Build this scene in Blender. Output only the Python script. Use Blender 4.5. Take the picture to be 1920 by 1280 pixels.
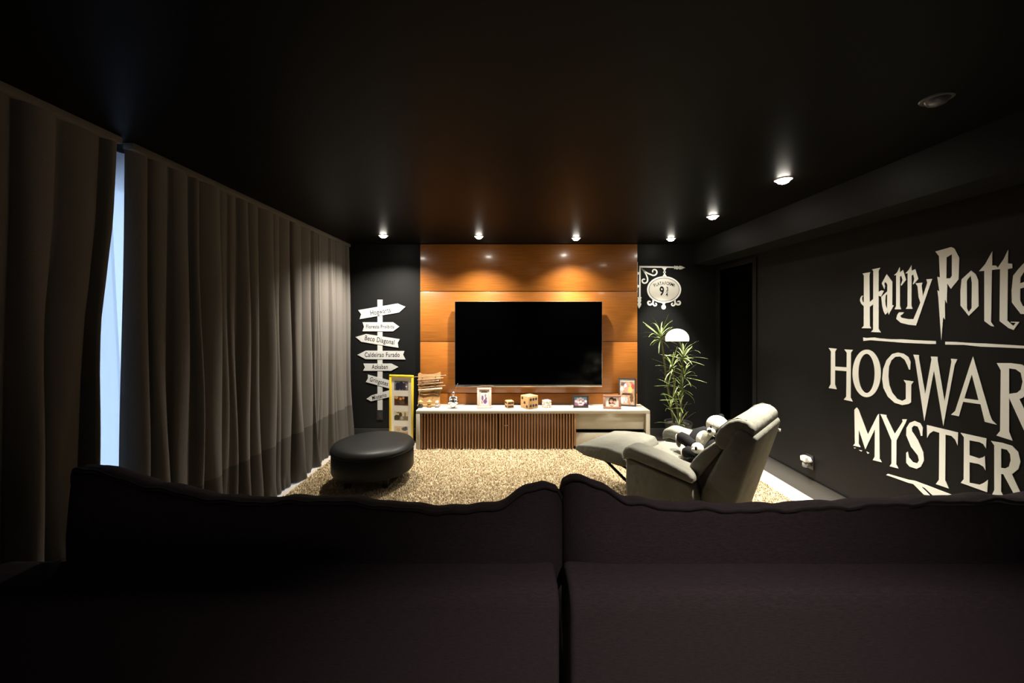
import bpy, bmesh, math, random
import numpy as np
from mathutils import Vector, Matrix
random.seed(7)
R = math.radians
for o in list(bpy.data.objects): bpy.data.objects.remove(o)
scene = bpy.context.scene
COL = scene.collection

# ------------------------------------------------------------------ camera / world / exposure
F, HC, CX, CY = 720.0, 1.52, 957.0, 598.0          # focal length (px of 1920), eye height, vanishing point
cam = bpy.data.cameras.new('camera'); camo = bpy.data.objects.new('camera', cam); COL.objects.link(camo)
cam.sensor_width = 36; cam.lens = F / 1920 * 36
cam.shift_x = (960 - CX) / 1920; cam.shift_y = (CY - 640) / 1920
cam.clip_start = .02
camo.location = (0, 0, HC); camo.rotation_euler = (R(90), 0, 0)
scene.camera = camo
world = bpy.data.worlds.new('world'); scene.world = world; world.use_nodes = True
bg = world.node_tree.nodes['Background']; bg.inputs[0].default_value = (.50, .70, 1.0, 1); bg.inputs[1].default_value = 2.9
vs = scene.view_settings
vs.view_transform = 'Standard'; vs.look = 'None'; vs.exposure = 0.0; vs.gamma = 1; vs.use_curve_mapping = False

H, XL, XW, XR, YB, YR = 2.455, -2.0, -2.26, 2.57, 4.81, -2.2   # ceiling, curtain plane, window wall, right wall, back wall, rear wall
PANEL = 4.77                                                    # front of the timber panel

def W(px, py, Y): return Vector(((px - CX) * Y / F, Y, HC - (py - CY) * Y / F))

# ------------------------------------------------------------------ materials
MATS = {}
def mat(name, col, rough=.6, metal=0, spec=.5, noise=None, bump=None, coat=0, emit=None, trans=None):
    m = bpy.data.materials.new(name); m.use_nodes = True; nt = m.node_tree; b = nt.nodes['Principled BSDF']
    b.inputs['Base Color'].default_value = (*col, 1); b.inputs['Roughness'].default_value = rough
    b.inputs['Metallic'].default_value = metal; b.inputs['Specular IOR Level'].default_value = spec
    b.inputs['Coat Weight'].default_value = coat; b.inputs['Coat Roughness'].default_value = .15
    tc = nt.nodes.new('ShaderNodeTexCoord')
    def tex(scale, detail=3, stretch=(1, 1, 1)):
        mp = nt.nodes.new('ShaderNodeMapping'); mp.inputs['Scale'].default_value = stretch
        nt.links.new(tc.outputs['Object'], mp.inputs['Vector'])
        n = nt.nodes.new('ShaderNodeTexNoise'); n.inputs['Scale'].default_value = scale; n.inputs['Detail'].default_value = detail
        nt.links.new(mp.outputs[0], n.inputs['Vector']); return n
    if noise:                                         # (scale, colour2, stretch, contrast)
        sc, c2, st, ct = noise
        n = tex(sc, 4, st); r = nt.nodes.new('ShaderNodeValToRGB')
        r.color_ramp.elements[0].position = .5 - ct; r.color_ramp.elements[1].position = .5 + ct
        r.color_ramp.elements[0].color = (*c2, 1); r.color_ramp.elements[1].color = (*col, 1)
        nt.links.new(n.outputs['Fac'], r.inputs[0]); nt.links.new(r.outputs[0], b.inputs['Base Color'])
    if bump:                                          # (scale, strength, stretch, distance)
        sc, s, st, d = bump
        n = tex(sc, 2, st); bn = nt.nodes.new('ShaderNodeBump'); bn.inputs['Strength'].default_value = s; bn.inputs['Distance'].default_value = d
        nt.links.new(n.outputs['Fac'], bn.inputs['Height']); nt.links.new(bn.outputs[0], b.inputs['Normal'])
    if emit:
        b.inputs['Emission Color'].default_value = (*emit[0], 1); b.inputs['Emission Strength'].default_value = emit[1]
    if trans: b.inputs['Transmission Weight'].default_value = trans
    MATS[name] = m; return m
ONE = (1, 1, 1)
mat('paint', (.0085, .0086, .0087), .5, spec=.12, noise=(2.5, (.0070, .0071, .0072), ONE, .3), bump=(180, .08, ONE, .002))
mat('paint_ceiling', (.0040, .0037, .0034), .45, spec=.06, bump=(120, .05, ONE, .002))
mat('floor', (.52, .475, .42), .35, noise=(3, (.47, .425, .375), ONE, .3))
mat('baseboard', (.022, .022, .021), .35)
mat('rug', (.52, .43, .29), .95, spec=.1, noise=(14, (.46, .37, .24), ONE, .25))
mat('pile', (.55, .455, .30), .9, spec=.05, noise=(40, (.42, .335, .21), ONE, .3))
def wood(name, c1, c2, rough, sx=1.0):
    return mat(name, c1, rough, noise=(3.0, c2, (1.2 * sx, 8, 38), .22), bump=(4, .06, (1.5 * sx, 8, 70), .002), coat=.45)
wood('teak', (.385, .135, .021), (.25, .078, .010), .36)
mat('slat_wood', (.40, .205, .09), .5, noise=(5, (.29, .135, .055), (30, 30, 1.5), .3))
mat('slat_back', (.030, .012, .006), .7)
mat('lacquer', (.44, .41, .34), .4, noise=(6, (.40, .37, .305), (1, 8, 20), .3))
mat('shadow_gap', (.012, .012, .012), .7)
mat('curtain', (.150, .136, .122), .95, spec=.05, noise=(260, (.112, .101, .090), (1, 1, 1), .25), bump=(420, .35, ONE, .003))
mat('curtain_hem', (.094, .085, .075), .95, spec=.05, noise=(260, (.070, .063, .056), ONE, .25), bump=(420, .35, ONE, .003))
mat('sofa', (.060, .043, .048), .8, spec=.3, noise=(48, (.040, .028, .032), (1, 5, 5), .2), bump=(260, .9, (1, 4, 4), .006))
mat('piping', (.032, .024, .027), .8, spec=.2)
mat('leather', (.006, .0065, .0065), .46, spec=.16, bump=(90, .15, ONE, .002))
mat('black', (.008, .008, .008), .5)
mat('screen', (.0002, .0002, .0003), .10, spec=.10)
mat('silver', (.75, .74, .72), .25, metal=1)
mat('chrome', (.8, .8, .78), .18, metal=1)
mat('white_vinyl', (.80, .80, .76), .5)
mat('board_vinyl', (.47, .47, .46), .6, spec=.2)
mat('letter_vinyl', (.74, .74, .67), .5)
mat('ink', (.008, .008, .010), .7, spec=.1)
mat('sign_face', (.66, .64, .58), .5, noise=(9, (.60, .57, .51), ONE, .3))
mat('suede', (.215, .210, .175), .9, spec=.1, noise=(7, (.16, .156, .128), ONE, .28), bump=(22, .5, ONE, .012))
mat('suede_seam', (.20, .19, .15), .9)
mat('dark_metal', (.03, .03, .03), .4, metal=.8)
mat('plush_white', (.80, .77, .66), .95, spec=.1, bump=(150, .6, ONE, .004))
mat('plush_black', (.008, .008, .009), .9, spec=.2, bump=(150, .6, ONE, .004))
mat('plush_pad', (.42, .36, .31), .9, noise=(60, (.30, .25, .21), ONE, .2))
mat('gloss_black', (.004, .004, .006), .1)
mat('leaf', (.26, .36, .09), .45, noise=(7, (.13, .22, .05), ONE, .25))
mat('leaf_pale', (.48, .55, .24), .45, noise=(7, (.22, .32, .09), ONE, .25))
mat('stem', (.10, .115, .035), .7, noise=(18, (.05, .05, .02), (1, 1, 3), .3))
mat('pot', (.018, .018, .018), .45)
mat('soil', (.03, .02, .014), .9)
mat('yellow', (.83, .60, .03), .4)
mat('mat_board', (.78, .74, .66), .7)
mat('frame_pink', (.70, .53, .45), .5, noise=(25, (.62, .44, .36), ONE, .3))
mat('frame_brown', (.36, .19, .13), .5, noise=(10, (.27, .13, .085), (4, 4, 20), .3))
mat('frame_dark', (.035, .024, .02), .4)
mat('clear_acrylic', (.75, .6, .6), .15)
mat('dice_wood', (.52, .32, .135), .55, noise=(8, (.38, .21, .08), (1, 1, 6), .3))
mat('dice_white', (.68, .58, .46), .5, noise=(30, (.50, .38, .28), ONE, .2))
mat('pip', (.035, .014, .008), .7)
mat('rack_wood', (.46, .27, .105), .6, noise=(9, (.28, .145, .05), (1, 1, 4), .28))
mat('wand_dark', (.13, .07, .035), .5, noise=(40, (.30, .18, .10), ONE, .2))
mat('wand_mid', (.36, .24, .15), .5, noise=(30, (.20, .12, .07), ONE, .25))
mat('wand_pale', (.72, .62, .40), .5)
mat('skin_toy', (.66, .45, .28), .6)
mat('cloth_toy', (.035, .035, .022), .8)
mat('grey_toy', (.30, .28, .28), .7)
mat('lamp_trim', (.55, .55, .55), .4)
mat('lamp_trim_dimmed', (.05, .05, .05), .4)  # darker copy of the trim, dimness around the unlit lamp put into the colour
mat('lens_on', (1, 1, 1), .4, emit=((1.0, .93, .80), 60))
mat('lens_off', (.07, .07, .075), .3)
mat('plastic_white', (.75, .74, .70), .35)
mat('plastic_grey', (.22, .22, .21), .2)
mat('alu', (.25, .25, .26), .35, metal=.6)
def special():
    m = bpy.data.materials.new('print'); m.use_nodes = True; nt = m.node_tree
    a = nt.nodes.new('ShaderNodeVertexColor'); a.layer_name = 'Col'
    nt.links.new(a.outputs[0], nt.nodes['Principled BSDF'].inputs['Base Color']); nt.nodes['Principled BSDF'].inputs['Roughness'].default_value = .35
    MATS['print'] = m
    m = bpy.data.materials.new('sheer'); m.use_nodes = True; nt = m.node_tree; out = nt.nodes['Material Output']; nt.nodes.remove(nt.nodes['Principled BSDF'])
    t = nt.nodes.new('ShaderNodeBsdfTranslucent'); t.inputs[0].default_value = (.86, .88, .92, 1)
    d = nt.nodes.new('ShaderNodeBsdfDiffuse'); d.inputs[0].default_value = (.8, .8, .82, 1)
    tr = nt.nodes.new('ShaderNodeBsdfTransparent')
    m1 = nt.nodes.new('ShaderNodeMixShader'); m1.inputs[0].default_value = .45
    nt.links.new(t.outputs[0], m1.inputs[1]); nt.links.new(d.outputs[0], m1.inputs[2])
    m2 = nt.nodes.new('ShaderNodeMixShader'); m2.inputs[0].default_value = .10
    nt.links.new(m1.outputs[0], m2.inputs[1]); nt.links.new(tr.outputs[0], m2.inputs[2]); nt.links.new(m2.outputs[0], out.inputs[0])
    MATS['sheer'] = m
    m = bpy.data.materials.new('glass'); m.use_nodes = True; nt = m.node_tree; out = nt.nodes['Material Output']; nt.nodes.remove(nt.nodes['Principled BSDF'])
    tr = nt.nodes.new('ShaderNodeBsdfTransparent'); g = nt.nodes.new('ShaderNodeBsdfGlossy'); g.inputs['Roughness'].default_value = .03
    mx = nt.nodes.new('ShaderNodeMixShader'); mx.inputs[0].default_value = .08
    nt.links.new(tr.outputs[0], mx.inputs[1]); nt.links.new(g.outputs[0], mx.inputs[2]); nt.links.new(mx.outputs[0], out.inputs[0])
    MATS['glass'] = m
special()

# ------------------------------------------------------------------ mesh helpers
class MB:
    """collects shapes in one bmesh; off = origin of the thing the mesh will belong to"""
    def __init__(s, off=(0, 0, 0)): s.bm = bmesh.new(); s.off = Vector(off)
    def box(s, lo, hi, bev=0, seg=2, rot=None):
        lo, hi = Vector(lo), Vector(hi); c = (lo + hi) / 2; d = hi - lo
        m = Matrix.Translation(c) @ (rot.to_4x4() if rot else Matrix()) @ Matrix.Diagonal((*d, 1))
        r = bmesh.ops.create_cube(s.bm, size=1, matrix=m)
        if bev: s._bev(r['verts'], bev, seg)
        return s
    def _bev(s, verts, bev, seg):
        es = {e for v in verts for e in v.link_edges}
        bmesh.ops.bevel(s.bm, geom=list(es), offset=bev, segments=seg, profile=.5, affect='EDGES', clamp_overlap=True)
    def slab(s, prof, y0, y1, bev=0, seg=3, axis='y'):
        """profile in (x,z) extruded along y (axis 'y'), or (y,z) along x (axis 'x')"""
        mk = (lambda a, b, t: (a, t, b)) if axis == 'y' else (lambda a, b, t: (t, a, b))
        v0 = [s.bm.verts.new(mk(a, b, y0)) for a, b in prof]; v1 = [s.bm.verts.new(mk(a, b, y1)) for a, b in prof]
        n = len(prof); s.bm.faces.new(v0); s.bm.faces.new(v1[::-1])
        for i in range(n): s.bm.faces.new((v0[i], v1[i], v1[(i + 1) % n], v0[(i + 1) % n]))
        bmesh.ops.recalc_face_normals(s.bm, faces=list({f for v in v0 + v1 for f in v.link_faces}))
        if bev: s._bev(v0 + v1, bev, seg)
        return s
    def cyl(s, p0, p1, r0, r1=None, n=20):
        return s.tube([p0, p1], [r0, r0 if r1 is None else r1], n)
    def tube(s, pts, rad, n=8, cap=True):
        pts = [Vector(p) for p in pts]; rad = rad if hasattr(rad, '__len__') else [rad] * len(pts)
        rings = []; up = None
        for i, p in enumerate(pts):
            t = (pts[min(i + 1, len(pts) - 1)] - pts[max(i - 1, 0)])
            t = t.normalized() if t.length > 1e-9 else Vector((0, 0, 1))
            if up is None: up = t.orthogonal().normalized()
            up = (up - t * up.dot(t)); up = up.normalized() if up.length > 1e-6 else t.orthogonal().normalized()
            w = t.cross(up)
            rings.append([s.bm.verts.new(p + (up * math.cos(2 * math.pi * k / n) + w * math.sin(2 * math.pi * k / n)) * rad[i]) for k in range(n)])
        for a, b in zip(rings, rings[1:]):
            for k in range(n): s.bm.faces.new((a[k], a[(k + 1) % n], b[(k + 1) % n], b[k]))
        if cap: s.bm.faces.new(rings[0][::-1]); s.bm.faces.new(rings[-1])
        return s
    def lathe(s, c, prof, n=32, cap=True):
        c = Vector(c); rings = [[s.bm.verts.new(c + Vector((r * math.cos(2 * math.pi * k / n), r * math.sin(2 * math.pi * k / n), z))) for k in range(n)] for r, z in prof]
        for a, b in zip(rings, rings[1:]):
            for k in range(n): s.bm.faces.new((a[k], a[(k + 1) % n], b[(k + 1) % n], b[k]))
        if cap: s.bm.faces.new(rings[0][::-1]); s.bm.faces.new(rings[-1])
        return s
    def ball(s, c, r, rot=None, n=20, e=1.0):
        r = Vector(r) if hasattr(r, '__len__') else Vector((r, r, r))
        m = Matrix.Translation(Vector(c)) @ (rot.to_4x4() if rot else Matrix()) @ Matrix.Diagonal((*r, 1))
        q = bmesh.ops.create_uvsphere(s.bm, u_segments=n, v_segments=max(8, n * 2 // 3), radius=1)
        for v in q['verts']:
            if e != 1: v.co = Vector([math.copysign(abs(k) ** e, k) for k in v.co])
            v.co = m @ v.co
        return s
    def grid(s, rows, close_u=False):
        g = [[s.bm.verts.new(p) for p in r] for r in rows]
        for a, b in zip(g, g[1:]):
            for k in range(len(a) - (0 if close_u else 1)):
                s.bm.faces.new((a[k], a[(k + 1) % len(a)], b[(k + 1) % len(a)], b[k]))
        return g
    def mesh(s, name, m, smooth=True, ang=40):
        me = bpy.data.meshes.new(name)
        for v in s.bm.verts: v.co -= s.off
        bmesh.ops.recalc_face_normals(s.bm, faces=s.bm.faces)
        s.bm.to_mesh(me); s.bm.free(); me.materials.append(MATS[m])
        if smooth:
            me.polygons.foreach_set('use_smooth', [True] * len(me.polygons)); me.set_sharp_from_angle(angle=R(ang))
        return me
    def build(s, name, m, parent=None, smooth=True, ang=40): return link(name, s.mesh(name, m, smooth, ang), parent)
def link(name, me, parent=None, loc=None):
    o = bpy.data.objects.new(name, me); COL.objects.link(o); o.parent = parent
    if loc is not None: o.location = loc
    return o
def tag(o, label, cat, group=None, kind=None):
    o['label'] = label; o['category'] = cat
    if group: o['group'] = group
    if kind: o['kind'] = kind
    return o
def thing(name, label, cat, loc=(0, 0, 0), rz=0, group=None):
    o = bpy.data.objects.new(name, None); COL.objects.link(o); o.location = loc; o.rotation_euler = (0, 0, rz); o.empty_display_size = .1
    return tag(o, label, cat, group)
def struct(name, mb, m, label, cat, parent=None):
    o = mb.build(name, m, parent); o['kind'] = 'structure'; o['label'] = label; o['category'] = cat; return o
def flat_mesh(name, groups, depth, m, fn, off=(0, 0, 0)):
    """groups: list of [outer contour, hole, ...] in 2-D; every group is filled, given thickness, mapped by fn(a,b,t) to the place"""
    mb = MB(off)
    for gi, g in enumerate(groups):
        cu = bpy.data.curves.new('tmp', 'CURVE'); cu.dimensions = '2D'; cu.fill_mode = 'BOTH'; cu.extrude = .5
        for c in g:
            sp = cu.splines.new('POLY'); sp.points.add(len(c) - 1); sp.use_cyclic_u = True
            for p, (a, b) in zip(sp.points, c): p.co = (a, b, 0, 1)
        ob = bpy.data.objects.new('tmp', cu); me = bpy.data.meshes.new_from_object(ob)
        vs_ = [mb.bm.verts.new(fn(v.co.x, v.co.y, (v.co.z + .5) * depth + gi * .0003)) for v in me.vertices]
        for p in me.polygons:
            try: mb.bm.faces.new([vs_[i] for i in p.vertices])
            except ValueError: pass
        bpy.data.objects.remove(ob); bpy.data.curves.remove(cu); bpy.data.meshes.remove(me)
    return mb.mesh(name, m, smooth=False)
def text_groups(txt, size, bold=0.0, narrow=.8, space=1.0):
    cu = bpy.data.curves.new('tmp', 'FONT'); cu.body = txt; cu.size = size; cu.align_x = 'CENTER'; cu.align_y = 'CENTER'; cu.offset = bold; cu.fill_mode = 'FRONT'; cu.space_character = space
    cu.resolution_u = 4
    ob = bpy.data.objects.new('tmp', cu); me = bpy.data.meshes.new_from_object(ob)
    tris = ([(v.co.x * narrow, v.co.y) for v in me.vertices], [tuple(p.vertices) for p in me.polygons])
    bpy.data.objects.remove(ob); bpy.data.curves.remove(cu); bpy.data.meshes.remove(me)
    return tris
def text_mesh(name, txt, size, m, fn, off=(0, 0, 0), bold=0, narrow=.8, space=1.0):
    vs_, fs = text_groups(txt, size, bold, narrow, space); mb = MB(off)
    v = [mb.bm.verts.new(fn(a, b, 0)) for a, b in vs_]
    for f in fs:
        try: mb.bm.faces.new([v[i] for i in f])
        except ValueError: pass
    return mb.mesh(name, m, smooth=False)
def ellipse(cx, cy, rx, ry, n=48, a0=0, a1=360): 
    k = n if a1 - a0 >= 360 else n + 1
    return [(cx + rx * math.cos(R(a0 + (a1 - a0) * i / n)), cy + ry * math.sin(R(a0 + (a1 - a0) * i / n))) for i in range(k)]
def ribbon(pts, w):
    """flat stroke of varying width along a 2-D polyline -> closed contour"""
    w = w if hasattr(w, '__len__') else [w] * len(pts); L, Rr = [], []
    for i, (x, y) in enumerate(pts):
        x0, y0 = pts[max(0, i - 1)]; x1, y1 = pts[min(len(pts) - 1, i + 1)]
        d = math.hypot(x1 - x0, y1 - y0) or 1; nx, ny = -(y1 - y0) / d, (x1 - x0) / d
        L.append((x + nx * w[i] / 2, y + ny * w[i] / 2)); Rr.append((x - nx * w[i] / 2, y - ny * w[i] / 2))
    return L + Rr[::-1]
def photo(name, w, h, bgf, blobs, parent, mtx, nu=30, nv=22):
    """flat colour print: grid w x h centred, bgf(u,v)->rgb, blobs (u,v,ru,rv,rgb)"""
    verts, faces, cols = [], [], []
    for j in range(nv + 1):
        for i in range(nu + 1): verts.append(mtx @ Vector(((i / nu - .5) * w, 0, (j / nv - .5) * h)))
    for j in range(nv):
        for i in range(nu):
            a = j * (nu + 1) + i; faces.append((a, a + 1, a + nu + 2, a + nu + 1))
            u, v = (i + .5) / nu, (j + .5) / nv; c = bgf(u, v)
            for bu, bv, ru, rv, rgb in blobs:
                if ((u - bu) / ru) ** 2 + ((v - bv) / rv) ** 2 < 1: c = rgb
            cols += [(*c, 1)] * 4
    me = bpy.data.meshes.new(name); me.from_pydata(verts, [], faces); me.materials.append(MATS['print'])
    at = me.color_attributes.new('Col', 'FLOAT_COLOR', 'CORNER'); at.data.foreach_set('color', np.array(cols, dtype=np.float32).ravel())
    return link(name, me, parent)

# ------------------------------------------------------------------ room shell
T = .12
struct('floor', MB().box((XW - T, YR - T, -.1), (XR + 1.5, YB + T, 0)), 'floor', 'pale cream stone floor around the rug', 'floor')
struct('ceiling', MB().box((XW - T, YR - T, H), (XR + 1.5, YB + T, H + .1)), 'paint_ceiling', 'black painted ceiling with recessed downlights', 'ceiling')
struct('wall_back', MB().box((XW - T, YB, 0), (XR + 1.5, YB + T, H)), 'paint', 'black painted back wall behind the television panel', 'wall')
struct('wall_rear', MB().box((XW - T, YR - T, 0), (XR + T, YR, H)), 'paint', 'black painted rear wall behind the camera', 'wall')
DY0, DY1, DZ = 4.06, 4.70, 2.12
m = MB().box((XR, YR, 0), (XR + T, DY0, H)).box((XR, DY1, 0), (XR + T, YB, H)).box((XR, DY0, DZ), (XR + T, DY1, H))
struct('wall_right', m, 'paint', 'black painted right wall carrying large white lettering', 'wall')
struct('wall_hall', MB().box((XR + 1.3, 2.6, 0), (XR + 1.42, YB, H)).box((XR + T, 2.5, 0), (XR + 1.42, 2.6, H)), 'paint', 'unlit black wall of the passage beyond the right doorway', 'wall')
m = MB().box((XR - .012, DY0 - .06, 0), (XR + T, DY0, DZ + .05)).box((XR - .012, DY1, 0), (XR + T, DY1 + .05, DZ + .05)).box((XR - .012, DY0, DZ), (XR + T, DY1, DZ + .05))
struct('trim_2', m, 'paint', 'black casing of the dark doorway beside the corner', 'door casing')
SX, SZ = 2.285, 2.20
struct('trim_1', MB().box((SX, YR, SZ), (XR, YB, H)), 'paint', 'black boxed soffit along the top of the right wall', 'soffit')
WY0, WY1, WZ = .9, 4.3, 2.34
m = MB().box((XW - T, YR, 0), (XW, WY0, H)).box((XW - T, WY1, 0), (XW, YB, H)).box((XW - T, WY0, WZ), (XW, WY1, H))
struct('wall_left', m, 'paint', 'black painted left wall around the curtained window', 'wall')
win = thing('window_1', 'tall glazed window hidden behind the grey curtains', 'window', (XW - .06, (WY0 + WY1) / 2, 0)); win['kind'] = 'structure'
OFF = win.location
m = MB(OFF)
m.box((XW - .10, WY0, 0), (XW - .03, WY1, .05)).box((XW - .10, WY0, WZ - .05), (XW - .03, WY1, WZ))
for k in range(4):
    y = WY0 + (WY1 - WY0 - .05) * k / 3; m.box((XW - .10, y, .05), (XW - .03, y + .05, WZ - .05))
m.build('window_frame', 'alu', win)
for k in range(3):
    y = WY0 + (WY1 - WY0 - .05) * k / 3 + .05; y2 = WY0 + (WY1 - WY0 - .05) * (k + 1) / 3
    MB(OFF).box((XW - .07, y, .05), (XW - .062, y2, WZ - .05)).build('pane', 'glass', win, smooth=False)
BH = .154
struct('baseboard_back', MB().box((XL, YB - .016, 0), (XR, YB, BH), .004), 'baseboard', 'tall black baseboard along the back wall', 'baseboard')
struct('baseboard_right', MB().box((XR - .016, YR, 0), (XR, DY0 - .06, BH), .004), 'baseboard', 'tall black baseboard below the lettered right wall', 'baseboard')

# ------------------------------------------------------------------ timber panel behind the television
panel = thing('wood_wall_panel', 'orange teak wall panel of four wide boards behind the television', 'wall panel', (.23, YB, 0))
px0, px1 = -1.12, 1.577
zs = [0.0, .60, 1.24, 1.864, H - .002]
MB(panel.location).box((px0 + .006, PANEL + .014, 0), (px1 - .006, YB - .001, H - .003)).build('backing', 'slat_back', panel)
for a, b in zip(zs, zs[1:]):
    MB(panel.location).box((px0, PANEL, a + .004), (px1, PANEL + .018, b - .004), .0025).build('board', 'teak', panel)

# ------------------------------------------------------------------ downlights (each lamp carries its own light)
def downlight(x, y, label, on=True, core=0, spill=0, cone=58, col=(1.0, .93, .81), scone=140, blend=.9):
    t = thing('downlight', label, 'ceiling light', (x, y, H), group='recessed ceiling downlights')
    m = MB(); m.lathe((0, 0, 0), [(.038, -.001), (.041, -.006), (.052, -.005), (.055, 0.0)], 28, cap=False); m.build('trim_ring', 'lamp_trim' if on else 'lamp_trim_dimmed', t)
    m = MB(); m.lathe((0, 0, 0), [(.0005, -.030), (.017, -.028), (.030, -.022), (.037, -.013), (.040, -.003)], 28, cap=False); m.build('lens', 'lens_on' if on else 'lens_off', t)  # lens domed below the ceiling to imitate the round glare of the lamps
    if on:
        for nm, p, c, bl in (('core', core, cone, blend), ('spill', spill, scone, 1.0)):
            if p <= 0: continue
            L = bpy.data.lights.new('downlight_' + nm, 'SPOT'); L.energy = p; L.color = col; L.spot_size = R(c); L.spot_blend = bl; L.shadow_soft_size = .028
            lo = bpy.data.objects.new('lamp_beam', L); COL.objects.link(lo); lo.parent = t; lo.location = (0, 0, -.062)
    return t
downlight(-1.42, 4.29, 'lit downlight on the ceiling nearest the curtain', core=40, spill=300, cone=80, scone=140)
downlight(-.356, 4.34, 'lit downlight above the left half of the television', core=290, spill=220, cone=76, scone=122)
downlight(.757, 4.43, 'lit downlight above the right half of the television', core=310, spill=150, cone=76, scone=122)
downlight(1.865, 4.46, 'lit downlight above the tall potted plant', core=330, spill=36, cone=60, blend=.5, scone=130)
downlight(1.84, 3.49, 'lit downlight above the recliner footrest, middle of the right row', core=600, spill=75, cone=62, scone=122)
downlight(1.827, 2.57, 'largest lit downlight, nearest the camera in the right row', core=600, spill=115, cone=62, scone=122)
downlight(1.81, 1.63, 'unlit downlight at the upper right of the ceiling', on=False)
downlight(.62, .22, 'dim unseen fill downlight added on the ceiling above the sofa back', core=170, cone=92, col=(1.0, .86, .83))  # added lamp out of view, fills the sofa back with light

# ------------------------------------------------------------------ curtains
rng = random.Random(3)
def fold_profile(y0, y1, lo, hi, amp0, amp1, seed):
    g = random.Random(seed); cells = []; y = y0
    while y < y1:
        w = g.uniform(lo, hi); cells.append((y, min(y + w, y1 + .001), g.uniform(amp0, amp1), g.uniform(.7, 1.5), g.uniform(-1, 1))); y += w
    return cells
def curtain(name, label, y0, y1, x, seed, shift, mats, lo=.06, hi=.19, amp=(.03, .10), res=.008, hem=.46, ztop=H - .035, cat='curtain'):
    t = thing(name, label, cat, (x, (y0 + y1) / 2, 0))
    cells = fold_profile(y0, y1, lo, hi, *amp, seed)
    ys = np.arange(y0, y1 + res / 2, res)
    def pt(y, z):
        c = next((c for c in cells if c[0] <= y <= c[1]), cells[-1]); tt = (y - c[0]) / max(1e-6, c[1] - c[0]); tt = min(max(tt, 0), 1) ** c[3]
        h = 1 - z / H
        p = (math.sin(math.pi * tt) ** .5) * c[2] * (.45 + .55 * h)
        wob = .018 * math.sin(3.1 * z + 9 * c[4]) * h * math.sin(math.pi * tt) + .010 * math.sin(23 * y + 2.1 * z) * h
        if z < .12: p += .012 * math.sin(60 * y + 5 * c[4]) * (1 - z / .12)
        return Vector((x - .04 + p + wob * .5, y + wob + shift(y, z), z))
    def part(nm, z0, z1, nz, mt, f=pt):
        m = MB(t.location); rows = [[f(float(y), z0 + (z1 - z0) * k / nz) for y in ys] for k in range(nz + 1)]
        m.grid(rows); o = m.build(nm, mt, t, ang=80)
        return o
    part('drape', hem, ztop, 22, mats[0])
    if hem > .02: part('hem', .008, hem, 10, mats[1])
    m = MB(t.location); m.box((x - .05, y0 + shift(y0, H), ztop - .002), (x + .006, y1 + shift(y1, H), H - .001), .004); m.build('heading', mats[0], t)
    return t
def shift_back(y, z):
    e = -.02 * max(0, (2.44 - z)) / 1.64; return e * max(0, 1 - (y - 2.03) / .55)
def shift_front(y, z):
    e = float(np.interp(z, [0, .82, 1.25, 1.52, 1.69, 2.0, 2.44], [-.14, -.13, -.108, -.085, -.06, -.022, 0])); return e * max(0, 1 - (1.975 - y) / .55)
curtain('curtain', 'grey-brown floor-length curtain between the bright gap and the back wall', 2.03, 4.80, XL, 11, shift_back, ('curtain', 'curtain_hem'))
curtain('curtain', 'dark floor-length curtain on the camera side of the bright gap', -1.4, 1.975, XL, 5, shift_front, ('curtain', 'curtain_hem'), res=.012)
def sheer():
    t = thing('sheer_curtain', 'translucent white sheer glowing blue in the gap between the curtains', 'sheer curtain', (-2.15, 2.6, 0))
    m = MB(t.location); ys = np.arange(.7, 4.5, .012)
    rows = [[Vector((-2.15 + .034 * math.sin(38 * y + 2 * math.sin(5 * y) + .5 * z) + .008 * math.sin(91 * y + z), y + .02 * math.sin(2 * z), z)) for y in ys] for z in np.linspace(.01, H - .01, 14)]
    m.grid([[Vector(p) for p in r] for r in rows]); m.build('drape', 'sheer', t, ang=80)
sheer()

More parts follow.
